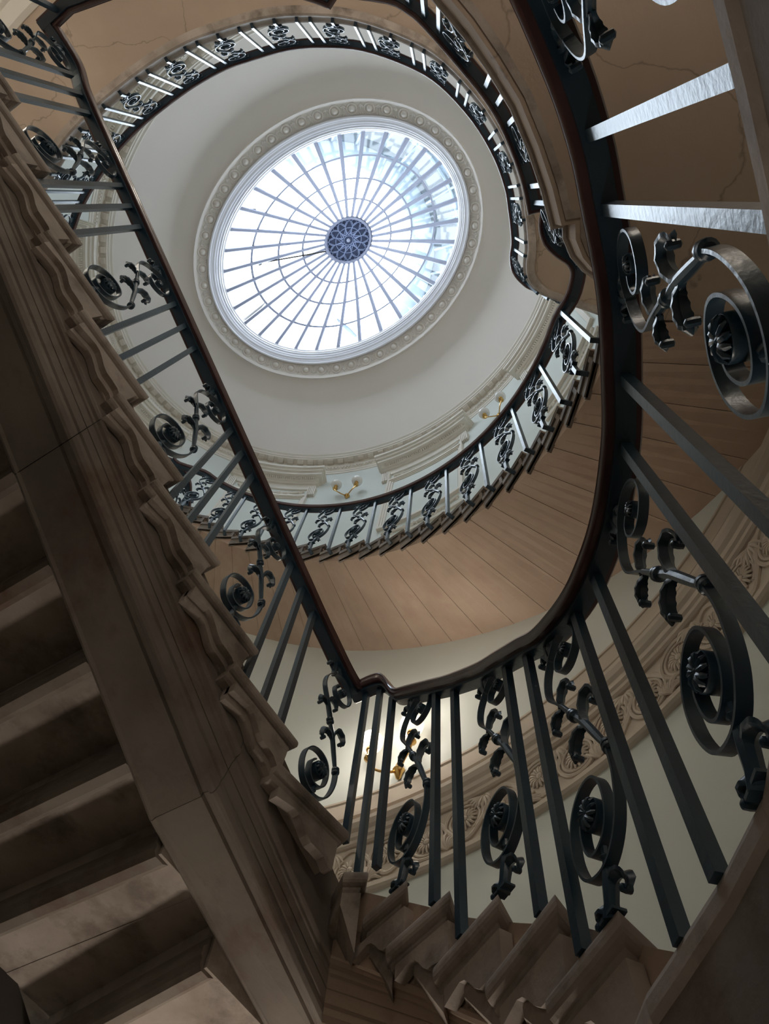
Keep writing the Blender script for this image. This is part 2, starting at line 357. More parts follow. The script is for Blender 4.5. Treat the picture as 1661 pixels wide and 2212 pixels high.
mb.add([(k_[0] * 1.5, k_[1] * 1.05, k_[2] * 1.1) for k_ in [(-.032, 0, 0), (.032, 0, 0), (.032, .04, -.012), (.032, .075, .012), (.032, .088, .03), (.032, .088, .055), (.032, 0, .055), (-.032, 0, .055), (-.032, .088, .055), (-.032, .088, .03), (-.032, .075, .012), (-.032, .04, -.012)]],
       [(0, 1, 2, 11), (11, 2, 3, 10), (10, 3, 4, 9), (9, 4, 5, 8), (8, 5, 6, 7), (1, 6, 5, 4, 3, 2), (0, 11, 10, 9, 8, 7), (0, 7, 6, 1)])
mo = mb.build('modillion', M['frieze'], co); mo_me = mo.data; bpy.data.objects.remove(mo)
nm = 128
for i in range(nm):
    th = 2 * PI * i / nm; p = wallp(th, 9.967, 0.088); q = wallp(th, 9.967, 0.0); inw = (p - q).normalized(); tg = Vector((inw.y, -inw.x, 0))
    oo = bpy.data.objects.new('modillion', mo_me); COL.objects.link(oo); oo.parent = co
    oo.matrix_local = Matrix(((tg.x, inw.x, 0, p.x), (tg.y, inw.y, 0, p.y), (tg.z, inw.z, 1, p.z), (0, 0, 0, 1)))

# ------------------------------------------------------------------ upper blind windows with heads (window_2 ...)
def niche(idx, c, seen=True):
    w = thing('window_%d' % idx, 'blind window with cream corniced head and carved apron', None, kind='structure')
    hw = 12.0
    # corniced head with returns
    for (d, z0, z1, ex) in ((0.03, 8.92, 9.10, -1.2), (0.07, 9.10, 9.14, -0.7), (0.12, 9.14, 9.19, -0.3), (0.20, 9.19, 9.26, 0.4), (0.24, 9.26, 9.31, 0.7), (0.28, 9.31, 9.36, 1.0)):
        mb = MB(); wsweep(mb, [(-0.02, z0), (d, z0), (d + 0.01, z1), (-0.02, z1)], c - hw + 0.0 - ex, c + hw + ex, 12); mb.build('head_moulding', M['cream'], w)
    mb = MB()
    for k in range(40):
        t0 = c - hw + 1 + (2 * hw - 2) * k / 40; t1 = t0 + 0.35
        P = [wallp(math.radians(t), z, d) for z in (9.145, 9.185) for t, d in ((t0, .11), (t1, .11), (t1, .15), (t0, .15))]
        mb.box8(P)
    mb.build('head_dentils', M['cream'], w, kind='stuff')
    for s in (-1, 1):  # fluted brackets
        mb = MB()
        for k in range(5):
            t0 = c + s * (hw - 1.6) + (k - 2) * 0.42
            P = [wallp(math.radians(t), z, d) for z, dd in ((8.62, 0), (8.92, .03)) for t, d in ((t0 - .16, -.01), (t0 + .16, -.01), (t0 + .16, .05 + dd), (t0 - .16, .05 + dd))]
            mb.box8(P)
        mb.build('fluted_bracket', M['cream'], w)
    # architrave frame
    fw = 1.2
    for (i0, dd) in ((0.0, 0.05), (0.45, 0.035), (0.9, 0.02)):
        a = hw - 2.2 - i0
        for s in (-1, 1):
            mb = MB(); e0, e1 = c + s * a, c + s * (a - 0.45); wsweep(mb, [(-0.02, 6.62), (dd, 6.62), (dd, 8.62 - i0 * 0.05), (-0.02, 8.62 - i0 * 0.05)], min(e0, e1), max(e0, e1), 2); mb.build('jamb', M['cream'], w)
        mb = MB(); wsweep(mb, [(-0.02, 8.56 - i0 * 0.06), (dd, 8.56 - i0 * 0.06), (dd, 8.62 - i0 * 0.06), (-0.02, 8.62 - i0 * 0.06)], c - a, c + a, 8); mb.build('lintel', M['cream'], w)
        mb = MB(); wsweep(mb, [(-0.02, 6.60 + i0 * 0.06), (dd, 6.60 + i0 * 0.06), (dd, 6.66 + i0 * 0.06), (-0.02, 6.66 + i0 * 0.06)], c - a, c + a, 8); mb.build('sill', M['cream'], w)
    mb = MB(); wsweep(mb, [(-0.01, 6.7), (0.006, 6.7), (0.006, 8.5), (-0.01, 8.5)], c - 8.2, c + 8.2, 8); mb.build('panel', M['wall'], w)
    # carved swags above opening and on apron
    for zc, nn in ((8.78, 9), (6.40, 11)):
        mb = MB(); rnd = random.Random(idx)
        for k in range(nn * 6):
            u = rnd.uniform(-1, 1); t = math.radians(c + u * 8.5); z = zc + 0.08 * (u * u - 0.5) + rnd.uniform(-.05, .05)
            p = wallp(t, z, 0.0); inw = (wallp(t, z, 1) - p).normalized()
            lathe(mb, [(0.022, -0.01), (0.02, 0.015), (0.008, 0.03), (0, 0.032)], p, inw, n=6)
        tube(mb, [wallp(math.radians(c + u * 8.5), zc + 0.10 * (u * u - 0.5), 0.015) for u in [-1 + k / 8 for k in range(17)]], 0.022, n=6)
        mb.build('carved_swag', M['cream'], w, smooth=True)
    mb = MB(); wsweep(mb, [(-0.02, 6.16), (0.03, 6.16), (0.04, 6.2), (-0.02, 6.2)], c - 9.5, c + 9.5, 8); mb.build('apron_rail', M['cream'], w)
for i, c in enumerate((221.0, 181.3, 141.0, 301.0, 341.0, 21.0, 61.0, 261.0)):
    niche(2 + i, c)

# ------------------------------------------------------------------ string course with carved frieze (trim_3)
st = thing('trim_3', 'cream string course with scrolling carved frieze at first landing level', None, kind='structure')
def bandprof(ps): return [(-0.02, ps[0][1])] + ps + [(-0.02, ps[-1][1])]
T0, T1 = 112, 205
for ps in ([(0.03, 1.02), (0.045, 1.03), (0.045, 1.06), (0.03, 1.075)],
           [(0.02, 1.075), (0.02, 1.375)],
           [(0.035, 1.375), (0.05, 1.385), (0.05, 1.41), (0.065, 1.42), (0.065, 1.455), (0.085, 1.47), (0.10, 1.50), (0.10, 1.53)],
           [(0.045, 1.53), (0.045, 1.60), (0.06, 1.61), (0.06, 1.635), (0.03, 1.65)],
           [(0.015, 1.65), (0.015, 1.80), (0.024, 1.802), (0.024, 1.818), (0.008, 1.825)]):
    mb = MB(); wsweep(mb, bandprof(ps), T0, T1, 40); mb.build('course_moulding', M['frieze'], st)
# frieze ornament: alternating rosette loops
mb_loop = MB(); pts = []
def fr(u, v, d=0.03):  # u metres along, v height -> point
    th = 0
    return (u, v, d)
def place(pts, th0, flip=1):
    out = []
    for u, v, d in pts:
        th = math.radians(th0) + flip * u / 3.35
        out.append(wallp(th, 1.225 + v, d))
    return out
NF = 22; dth = (T1 - T0) / NF; WF = dth * PI / 180 * 3.35
for i in range(NF):
    c = T0 + dth * (i + 0.5); up = 1 if i % 2 == 0 else -1
    mb = MB()
    for r, rr in ((0.125, 0.012), (0.098, 0.008)):
        tube(mb, place([(r * 1.0 * math.cos(a), up * (0.02 + r * 1.0 * math.sin(a)) * 0.95, 0.028) for a in [math.radians(-60 + 300 * k / 22) for k in range(23)]], c), rr, n=6)
    tube(mb, place([(WF * (k / 12 - 0.5), -up * 0.125 * math.sin(k / 12 * PI), 0.026) for k in range(13)], c), 0.014, n=6)
    mb.build('scroll_stem', M['frieze'], st, smooth=True)
    mb = MB(); nP = 16
    for k in range(nP):
        a = 2 * PI * k / nP; ca, sa = math.cos(a), math.sin(a)
        tube(mb, place([(0.022 * ca, up * 0.02 + 0.022 * sa, 0.034), (0.05 * ca, up * 0.02 + 0.05 * sa, 0.036), (0.075 * ca, up * 0.02 + 0.075 * sa, 0.026)], c), [0.004, 0.010, 0.006], n=5)
    p = place([(0, up * 0.02, 0.02)], c)[0]; inw = (place([(0, up * 0.02, 1.0)], c)[0] - p).normalized()
    lathe(mb, [(0.022, 0), (0.02, 0.018), (0.008, 0.026), (0, 0.027)], p, inw, n=8)
    mb.build('rosette', M['frieze'], st, smooth=True)
    mb = MB(); rnd = random.Random(i)
    for k in range(9):  # acanthus fronds filling the spandrels
        u0 = dth / 2 * 3.35 * PI / 180; a = math.radians(-70 + 140 * k / 8) + (PI / 2 if up > 0 else -PI / 2); base = (u0, -up * 0.13)
        L_ = 0.085 + 0.05 * rnd.random()
        q = [(base[0] + L_ * s * math.cos(a + 0.5 * s), base[1] + L_ * s * math.sin(a + 0.5 * s), 0.022 + 0.016 * math.sin(s * PI)) for s in (0, .3, .6, .85, 1)]
        q = [(x, max(-.14, min(.14, y)), d) for x, y, d in q]
        tube(mb, place(q, c), [0.005, 0.010, 0.012, 0.009, 0.003], n=5)
    mb.build('acanthus', M['frieze'], st, smooth=True)

# ------------------------------------------------------------------ landings
def slab(name, label, cat, inner, outer, zt, zb, mt, edge=True, edgeprof=None):
    """inner, outer: lists of XY with equal length"""
    root = thing(name, label, cat, (0, 0, 0))
    mb = MB(); n = len(inner); q = 5
    for i in range(n - 1):
        a0, a1, b0, b1 = [Vector((p[0], p[1], 0)) for p in (inner[i], inner[i + 1], outer[i], outer[i + 1])]
        for (u0, u1) in ((0.0, 1.0),):
            P = [a0.lerp(b0, u0), a1.lerp(b1, u0), a1.lerp(b1, u1), a0.lerp(b0, u1)]
            mb.box8([Vector((p.x, p.y, zb)) for p in P] + [Vector((p.x, p.y, zt)) for p in P])
    bm = bmesh.new(); me = bpy.data.meshes.new('slab')
    vmap = {}; 
    mb.build('slab', mt, root)
    return root
def smooth_xy(pts, n=5): return [(p.x, p.y) for p in catmull([Vector((a, b, 0)) for a, b in pts], n)]
def offset_path(pts, d):
    P = [Vector((p[0], p[1], 0)) for p in pts]; fr = rail_frames(P); return [p + s * d for p, s in zip(P, fr)]
def to_wall(pts, z, d=-0.05, c=(1.45, CY)):
    out = []
    for x, y in pts:
        th = math.atan2((y - c[1]) / 3.6, (x - c[0]) / 3.16); w = wallp(th, z, d); out.append((w.x, w.y))
    return out
# first gallery level L2 (z 5.44), the ring seen under the ceiling
g_half = [(3.525, -0.65), (3.515, -0.3), (3.47, 0.05), (3.40, 0.31), (3.27, 0.70), (3.10, 1.02), (2.86, 1.35), (2.50, 1.67), (2.18, 1.86), (1.72, 1.99), (1.30, 2.02), (0.97, 1.98), (0.78, 1.92), (0.60, 1.855), (0.44, 1.785), (0.33, 1.71), (0.22, 1.675), (0.10, 1.70), (0.0, 1.76), (-0.30, 2.02), (-0.62, 2.30)]
gin = [(x, -1.3 - y) for x, y in reversed(g_half[1:])] + g_half
gin = smooth_xy(gin, 4)
nG = len(gin)
def angs(pts, cx=1.43): return [math.atan2((y - CY), (x - cx)) for x, y in pts]
gout = []
for i, (x, y) in enumerate(gin):
    f_ = i / (nG - 1); th = math.radians(-124 + 248 * f_); w = wallp(th, 5.3, -0.05); gout.append((w.x, w.y))
gal = slab('gallery', 'curved stone gallery with cracked buff soffit below the skylight ceiling', 'gallery', gin, gout, 5.44, 5.22, M['plaster'])
gp = [Vector((x, y, 0)) for x, y in gin]
mb = MB(); sweep(mb, [(-0.03, 5.205), (0.025, 5.205), (0.04, 5.22), (0.042, 5.25), (0.03, 5.27), (0.03, 5.36), (0.045, 5.385), (0.055, 5.41), (0.05, 5.44), (-0.03, 5.445)], gp); mb.build('edge_moulding', M['stone'], gal, smooth=True)
tg_ = thing('trim_4', 'cream cornice where the gallery soffit meets the wall', None, kind='structure')
mb = MB(); wsweep(mb, [(-0.02, 4.96), (0.04, 4.96), (0.05, 5.03), (0.12, 5.06), (0.14, 5.10), (0.24, 5.15), (0.27, 5.20), (0.27, 5.215), (-0.02, 5.215)], -120, 118, 80); mb.build('cornice_moulding', M['cream'], tg_)
# first landing L1 (z 1.44)
l1 = [(3.05, -1.2), (3.05, -0.6), (3.05, 0.0), (2.98, 0.32), (2.85, 0.64), (2.66, 0.94), (2.45, 1.15), (2.36, 1.235), (2.41, 1.30), (2.22, 1.50), (2.02, 1.585), (1.86, 1.625), (1.72, 1.66), (1.56, 1.685), (1.40, 1.70), (1.22, 1.69), (1.06, 1.67), (0.915, 1.64), (0.895, 1.69), (0.84, 1.665), (0.76, 1.66), (0.68, 1.68), (0.60, 1.72), (0.52, 1.72), (0.46, 1.69)]
l1out = []
for i, (x, y) in enumerate(l1):
    th = math.radians(-22 + (118 + 22) * (i / (len(l1) - 1))); w = wallp(th, 1.3, -0.05); l1out.append((w.x, w.y))
lan1 = slab('landing', 'first landing slab of brown stone with moulded edge beside the dark soffit', 'landing', l1, l1out, 1.44, 1.20, M['plaster'])
mb = MB(); EP = [(-0.03, -0.24), (0.0, -0.24), (0.005, -0.20), (0.018, -0.17), (0.02, -0.12), (0.012, -0.09), (0.012, -0.06), (0.03, -0.05), (0.04, -0.035), (0.04, -0.012), (0.03, 0), (-0.03, 0.004)]
sweep(mb, [(a - 0.02, 1.44 + b * (1.015 if b < -0.2 else 1)) for a, b in EP], [Vector((x, y, 0)) for x, y in l1]); mb.build('edge_moulding', M['stone'], lan1)
# lower landing L0 (z -1.28)
l0 = [(3.05, -1.2), (3.05, 0.0), (2.98, 0.28), (2.72, 0.78), (2.46, 1.10), (2.2, 1.33), (1.9, 1.48), (1.6, 1.545), (1.35, 1.546), (1.27, 1.541), (1.2, 1.533), (1.12, 1.522), (1.07, 1.514), (0.98, 1.494), (0.74, 1.425), (0.6, 1.36), (0.437, 1.275), (0.33, 1.18), (0.22, 1.065), (0.16, 1.0), (0.09, 0.945)]
l0out = []
for i, (x, y) in enumerate(l0):
    th = math.radians(-22 + (141 + 22) * (i / (len(l0) - 1))); w = wallp(th, -1.3, -0.05); l0out.append((w.x, w.y))
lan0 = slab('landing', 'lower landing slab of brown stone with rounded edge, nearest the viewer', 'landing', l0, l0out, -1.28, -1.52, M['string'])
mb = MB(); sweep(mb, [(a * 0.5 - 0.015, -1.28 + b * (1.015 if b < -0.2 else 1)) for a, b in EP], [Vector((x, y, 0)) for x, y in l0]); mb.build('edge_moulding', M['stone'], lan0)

# ------------------------------------------------------------------ steps
def off_quad(Q, d):
    """Q: Pf,Pb,Ob,Of ; pull the front edge (Pf-Of) and the inner edge (Pf-Pb) back by d"""
    Pf, Pb, Ob, Of = [Vector((q[0], q[1])) for q in Q]
    fn = (Of - Pf); fn = Vector((-fn.y, fn.x)).normalized()
    if fn.dot(Pb - Pf) < 0: fn = -fn
    inn = (Pb - Pf); inn = Vector((-inn.y, inn.x)).normalized()
    if inn.dot(Of - Pf) < 0: inn = -inn
    def isect(p, u, q, v):
        den = u.x * v.y - u.y * v.x
        if abs(den) < 1e-9: return p
        t = ((q - p).x * v.y - (q - p).y * v.x) / den; return p + u * t
    f0 = Pf + fn * d; fu = Of - Pf; i0 = Pf + inn * d; iu = Pb - Pf
    nPf = isect(f0, fu, i0, iu); nPb = Pb + inn * d; nOf = Of + fn * d
    return [nPf, nPb, Ob, nOf]
def v3(q, z): return Vector((q[0], q[1], z))
NOSE = [(0.010, 0), (0.003, -0.003), (0, -0.010), (-0.001, -0.020), (0, -0.032), (0.004, -0.040), (0.012, -0.045), (0.018, -0.047), (0.018, -0.056), (0.024, -0.066), (0.034, -0.072)]
def step_mesh(Q, z, ds, root, mt, flat=False, set_back=0.034, zf=None, inset=False, inner_n=None):
    mb = MB(); rs = []
    for d, dz in NOSE: rs.append([v3(q, z + dz) for q in off_quad(Q, d)])
    mb.rings(rs)
    q = off_quad(Q, set_back)
    zf_, zb_ = (z - ds, z - ds) if flat else (z - ds, z - ds + RI)
    mb.box8([v3(q[0], zf_), v3(q[1], zb_ + 0.003), v3(q[2], zb_ + 0.003), v3(q[3], zf_), v3(q[0], z - 0.07), v3(q[1], z - 0.07), v3(q[2], z - 0.07), v3(q[3], z - 0.07)])
    return mb.build('step', mt, root)
def bracket(Q, z, root, mt, length, near=True):
    """ogee bracket on the inner face of a step, in the plane of its inner edge"""
    Pf, Pb = Vector(Q[0]), Vector(Q[1]); u = (Pb - Pf).normalized(); L_ = (Pb - Pf).length; k = length / 0.31
    inn = Vector((-u.y, u.x)); 
    if inn.dot(Vector(Q[3]) - Pf) < 0: inn = -inn
    S = [(0.038, -0.178), (0.055, -0.182), (0.085, -0.158), (0.12, -0.153), (0.15, -0.152), (0.175, -0.138), (0.20, -0.115), (0.225, -0.096), (0.25, -0.090), (0.29, -0.098), (0.335, -0.108)]
    mb = MB()
    for (sh, d0, d1, dz) in (((0.0, 0.008, 0.045, 0.0), (0.010, 0.032, 0.06, -0.028)) if root is sf else ((0.0, 0.016, 0.05, 0.0),)):
        top = [(0.335 * k, -0.066), (0.030, -0.066)]
        P2 = [(a * k + sh * 0.0, b + dz) for a, b in S] + top
        fr0 = [Vector((*(Pf + u * a + inn * d0), z + b)) for a, b in P2]; fr1 = [Vector((*(Pf + u * a + inn * d1), z + b)) for a, b in P2]
        mb.rings([fr0, fr1])
    return mb.build('tread_bracket', mt, root)
# straight flight
def poly_prism(mb, pts_bottom, pts_top): mb.box8(pts_bottom + pts_top)
def tread(Q, z, root, mt, name='step', bodies=()):
    """tread slab with moulded nosing plus body blocks: (quad, zf_bottom, zb_bottom)"""
    mb = MB(); mb.rings([[v3(q, z + dz) for q in off_quad(Q, d)] for d, dz in NOSE])
    for q, zf_, zb_ in bodies:
        mb.box8([v3(q[0], zf_), v3(q[1], zb_), v3(q[2], zb_), v3(q[3], zf_)] + [v3(a, z - 0.07) for a in q])
    return mb.build(name, mt, root)
sf = thing('stair_flight', 'straight flight of worn brown stone steps climbing the left side', 'staircase', (0, 0, 0))
YO = -1.2
sl = RI / TR
for n in range(0, 10):
    x0, x1 = n * TR, (n + 1) * TR; Q = [(x0, 0), (x1 + 0.07, 0), (x1 + 0.07, YO), (x0, YO)]; z = n * RI
    f_ = x0 + 0.034; b_x = x1 + 0.034
    tread(Q, z, sf, M['stone'], bodies=(([(f_, -0.052), (b_x, -0.052), (b_x, -0.38), (f_, -0.38)], z - 0.22, z - 0.22 + RI - 0.002),
          ([(f_, -0.36), (b_x, -0.36), (b_x, YO), (f_, YO)], z - 0.25, z - 0.25)))
    bracket(Q, z, sf, M['stone'], 0.31)
    x = b_x; zb = z - 0.25
    prof = [(0.0, 0.10), (0.012, 0.095), (0.012, 0.07), (0.026, 0.055), (0.026, 0.03), (0.018, 0.02), (0.018, 0.0), (0.006, -0.012), (-0.03, -0.012), (-0.05, 0.0), (-0.05, 0.02), (0, 0.02)]
    mb = MB(); mb.rings([[Vector((x + a, y, zb + b)) for a, b in prof] for y in (-0.371, YO)]); mb.build('soffit_moulding', M['string'], sf)
# moulded string, one stone after another along the slope
BP = [(-0.052, 0.06), (-0.052, 0.16), (-0.056, 0.195), (-0.062, 0.212), (-0.064, 0.290), (-0.056, 0.297), (-0.054, 0.308), (-0.060, 0.318), (-0.070, 0.322), (-0.072, 0.334), (-0.078, 0.338), (-0.085, 0.366), (-0.088, 0.367), (-0.088, 0.371), (-0.086, 0.372), (-0.093, 0.402), (-0.100, 0.408), (-0.100, 0.428), (-0.108, 0.444), (-0.118, 0.450), (-0.130, 0.446), (-0.140, 0.434), (-0.160, 0.430), (-0.164, 0.444), (-0.34, 0.447), (-0.350, 0.455), (-0.361, 0.450), (-0.365, 0.43), (-0.37, 0.40), (-0.37, 0.06)]
WI = [(-0.301, 0.041), (-0.337, 0.111), (-0.261, 0.306), (-0.186, 0.485), (-0.078, 0.668), (0.047, 0.846), (0.148, 0.986), (0.28, 1.12)]
corner = Vector((-0.345, 0.0, -0.20))
def string_piece(path, root, name='string_stone', mt=None):
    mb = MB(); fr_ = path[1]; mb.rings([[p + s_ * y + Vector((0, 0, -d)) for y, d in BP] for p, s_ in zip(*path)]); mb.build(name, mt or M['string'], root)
Yv = Vector((0, 1, 0)); w2 = Vector((*WI[2], -0.48)); dw = (w2 - corner).xy.normalized(); sd = Vector((dw.y, -dw.x, 0))
bis = (Yv + sd).normalized(); bis = bis / bis.dot(Yv)
xs_ = [(-0.345, bis), (0.18, Yv), (1.25, Yv), (2.3, Yv), (3.05, Yv)]
for (a, sa), (b, sb_) in zip(xs_[:-1], xs_[1:]):
    pa = Vector((a + (0.0012 if a > 0 else 0), 0, sl * a if a > 0 else corner.z)); pb = Vector((b - 0.0012, 0, sl * b)); string_piece(([pa, pb], [sa, sb_]), sf)
# lower winding flight
wf = thing('stair_flight', 'lower winding flight of brown stone steps turning below the corner of the handrail', 'staircase', (0, 0, 0))
WO = [196, 186, 177, 169, 161.5, 154.5, 148, 141]
WOp = [(wallp(math.radians(a), -1, 0.0).x, wallp(math.radians(a), -1, 0.0).y) for a in WO]
Q = [WI[0], (0.06, 0.0), (0.06, YO), (-0.9, -1.9)]
tread(Q, -RI, wf, M['stone'], bodies=(([(-0.27, -0.03), (0.05, -0.034), (0.05, -0.5), (-0.4, -0.5)], -RI - 0.16, -RI - 0.05), ([(-0.30, -0.36), (0.094, -0.36), (0.094, YO), (-0.42, YO)], -RI - 0.25, -RI - 0.25)))
tread([(-0.46, -0.36), (-0.1, -0.36), (-0.1, YO), (-0.6, YO)], -2 * RI - 0.02, wf, M['stone'], 'step', bodies=(([(-1.7, -0.36), (-0.22, -0.36), (-0.34, YO), (-1.9, YO)], -2 * RI - 0.25, -2 * RI - 0.25),))
bracket([WI[0], (0.02, 0.0), (0.06, YO), (-0.9, -1.9)], -RI, wf, M['stone'], 0.30)
for (xa, xb, zb) in ((0.094, 0.094, -RI - 0.25), (-0.22, -0.34, -2 * RI - 0.25)):
    mb = MB(); mb.rings([[Vector((x + a, y, zb + b)) for a, b in prof] for x, y in ((xa, -0.371), (xb, YO))]); mb.build('soffit_moulding', M['string'], wf)
for k in range(1, 7):
    a, b = Vector(WI[k]), Vector(WI[k - 1]); u = (b - a).normalized(); L_ = (b - a).length; z = -RI * (k + 1)
    q = off_quad([WI[k], WI[k - 1], WOp[k - 1], WOp[k]], 0.034 if k > 1 else 0.015)
    Q = [WI[k], tuple(a + u * (L_ + 0.085)) if k > 2 else tuple(b), WOp[k - 1], WOp[k]]
    tread(Q, z, wf, M['stone'], bodies=((q, z - 0.27, z - 0.27 + RI - 0.002),))
    if k > 1: bracket(Q, z, wf, M['stone'], L_ + 0.04)
wpts = [corner, w2] + [Vector((x, y, -RI * (k + 1))) for k, (x, y) in enumerate(WI) if k > 2] + [Vector((0.42, 1.26, -1.44))]
wps = [wpts[0]] + catmull(wpts[1:], 4); frs = [-v for v in rail_frames(list(wps))]
frs[0] = bis
# side must point to the well (same sense as +Y for the straight part)
frs = [bis] + [(-v if v.dot(Vector((1, -0.5, 0))) < 0 else v) for v in frs[1:]]
for i_ in range(0, len(wps) - 1, 4):
    j_ = min(i_ + 4, len(wps) - 1) if i_ else 1
    pass
cuts = [0, 1] + list(range(5, len(wps), 4)); cuts = sorted(set(cuts + [len(wps) - 1]))
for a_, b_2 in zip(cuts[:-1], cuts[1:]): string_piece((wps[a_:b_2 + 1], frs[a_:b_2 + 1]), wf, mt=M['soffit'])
# upper winding flight
uf = thing('stair_flight', 'upper winding flight with smooth buff soffit, sweeping round the far wall', 'staircase', (0, 0, 0))
STH = 4.76; TH0 = 117.1; NU = 24
def up_in(k): return ell(SX, SA, SB, math.radians(TH0 + STH * k))
def up_out(k): return wallp(math.radians(TH0 + STH * k + 0.3), 2, -0.02)
DSU = 0.30
for k in range(NU):
    z = 1.6 + RI * k
    Q = [up_in(k).xy, up_in(k + 1).xy, up_out(k + 1).xy, up_out(k).xy]
    mb = MB(); rs = [[v3(q, z + dz) for q in off_quad(Q, d)] for d, dz in ((0.006, 0), (0, -0.008), (0, -0.035), (0.008, -0.045), (0.018, -0.05), (0.018, -0.06), (0.03, -0.07))]
    mb.rings(rs)
    # inset end panel ridge
    nseg = 3; a_ = Vector(Q[0]); b_ = Vector(Q[1]); o0 = Vector(Q[3]); o1 = Vector(Q[2]); e0 = (o0 - a_).normalized() * 0.03; e1 = (o1 - b_).normalized() * 0.03
    g0_ = (b_ - a_).normalized() * 0.0013
    P0, P1, P2, P3 = a_ + e0 + g0_, b_ + e1 - g0_, o1 - g0_, o0 + g0_
    for s_ in range(nseg):
        u0, u1 = s_ / nseg, (s_ + 1) / nseg
        pts = []
        for zz in (0, 1):
            for uu, side in ((u0, 0), (u1, 0), (u1, 1), (u0, 1)):
                a = (P0.lerp(P1, uu) if side == 0 else P3.lerp(P2, uu)); zs_ = z - DSU + RI * uu
                pts.append(Vector((a.x, a.y, zs_ if zz == 0 else z - 0.065)))
        mb.box8(pts)
    mb.build('step', M['soffit'], uf)
    # dark worn nosing block with panel return at the well end
    a, b = Vector(Q[0]), Vector(Q[1]); u = (b - a).normalized(); inn = Vector((-u.y, u.x)); inn = inn if inn.dot(Vector(Q[3]) - a) > 0 else -inn; L_ = (b - a).length
    mb = MB()
    def blk(x0, x1, d0, d1, z0, z1):
        pts = [Vector((*(a + u * x + inn * d), zz)) for zz in (z0, z1) for x, d in ((x0, d0), (x1, d0), (x1, d1), (x0, d1))]
        mb.box8(pts)
    blk(0.0, L_ + 0.03, -0.004, 0.03, z - 0.048, z + 0.001); blk(0.03, L_ + 0.03, 0.008, 0.035, z - 0.155, z - 0.048)
    blk(0.03, 0.055, -0.001, 0.02, z - 0.155, z - 0.048); blk(0.055, L_ + 0.02, 0.0, 0.02, z - 0.155, z - 0.135); blk(0.0, 0.03, 0.0, 1.0, z - 0.05, z + 0.001)
    mb.build('tread_end', M['worn'], uf)
# spine wall under the straight flight, coloured near-black to stand for unlit depth
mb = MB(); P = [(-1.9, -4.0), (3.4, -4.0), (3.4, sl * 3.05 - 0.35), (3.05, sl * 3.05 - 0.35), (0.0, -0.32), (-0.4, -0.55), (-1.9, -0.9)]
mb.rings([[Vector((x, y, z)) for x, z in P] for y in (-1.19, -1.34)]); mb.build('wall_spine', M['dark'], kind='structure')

# ------------------------------------------------------------------ balustrades
def ribbon(mb, pts, w, t, y0=0.0, n=4, taper=False):
    """flat iron band in local xz plane, w across (y), t thick"""
    P = catmull([Vector((p[0], 0, p[1])) for p in pts], n); m = len(P); rs = []
    for i in range(m):
        d = (P[min(i + 1, m - 1)] - P[max(i - 1, 0)]).normalized(); nn = Vector((-d.z, 0, d.x)); k = (1 - 0.5 * i / m) if taper else 1
        rs.append([P[i] + nn * t / 2 + Vector((0, y0 - w / 2 * k, 0)), P[i] + nn * t / 2 + Vector((0, y0 + w / 2 * k, 0)), P[i] - nn * t / 2 + Vector((0, y0 + w / 2 * k, 0)), P[i] - nn * t / 2 + Vector((0, y0 - w / 2 * k, 0))])
    mb.rings(rs)
UPV = [(.041, .489), (.003, .568), (-.034, .638), (-.031, .698), (-.003, .745), (.034, .778), (.078, .782), (.113, .757), (.128, .715), (.120, .675), (.098, .652), (.068, .642), (.038, .655), (.024, .685), (.032, .712), (.05, .722)]
LOV = [(.118, .285), (.119, .245), (.114, .205), (.1, .158), (.079, .12), (.047, .092), (.012, .084), (-.026, .098), (-.047, .129), (-.057, .176), (-.05, .228), (-.024, .268), (.016, .286), (.052, .276), (.070, .245), (.073, .201), (.063, .161), (.042, .136), (.013, .127), (-.008, .138), (-.019, .169), (-.016, .209), (.001, .232)]
UPV = [(a * 1.08, b) for a, b in UPV]; LOV = [(a * 1.1, b) for a, b in LOV]
STM = [(.003, .568), (.041, .489), (.070, .435), (.095, .373), (.114, .324), (.130, .285)]
def leaf_mesh(pts, w=0.030):
    P = catmull([Vector((p[0], 0, p[1])) for p in pts], 4); m = len(P); mb = MB(); rs = []
    for i in range(m):
        d = (P[min(i + 1, m - 1)] - P[max(i - 1, 0)]).normalized(); nn = Vector((-d.z, 0, d.x)); s = i / (m - 1)
        ww = w * (0.45 + 0.75 * math.sin(PI * min(1, s * 1.1)) + 0.10 * math.cos(i * 2.1)) * 0.5; th = 0.0035
        if i == m - 1: ww *= 0.7
        cup = 0.007
        rs.append([P[i] + nn * (cup + th) + Vector((0, -ww, 0)), P[i] + nn * th, P[i] + nn * (cup + th) + Vector((0, ww, 0)), P[i] + nn * (cup - th) + Vector((0, ww, 0)), P[i] - nn * th * 2, P[i] + nn * (cup - th) + Vector((0, -ww, 0))])
    mb.rings(rs)
    tip = P[-1]; lathe(mb, [(0.002, -0.013), (0.007, -0.010), (0.008, 0), (0.007, 0.010), (0.002, 0.013)], tip, Vector((0, 1, 0)), n=8)
    o = mb.build('leaf', M['iron'], None, smooth=True); me = o.data; bpy.data.objects.remove(o); return me
LEAVES = [leaf_mesh([(.003, .562), (.014, .592), (.034, .606), (.054, .596), (.058, .574)], .021), leaf_mesh([(.006, .556), (-.02, .566), (-.042, .555), (-.050, .532), (-.040, .518)], .021),
          leaf_mesh([(.083, .410), (.082, .452), (.098, .484), (.124, .482), (.136, .456), (.126, .440)], .024), leaf_mesh([(.078, .418), (.052, .436), (.022, .428), (.004, .402), (.006, .378), (.020, .372)], .024),
          leaf_mesh([(-.003, .775), (-.016, .806), (-.036, .802), (-.040, .784)], .018), leaf_mesh([(.004, .775), (.018, .806), (.036, .800), (.038, .786)], .016)]
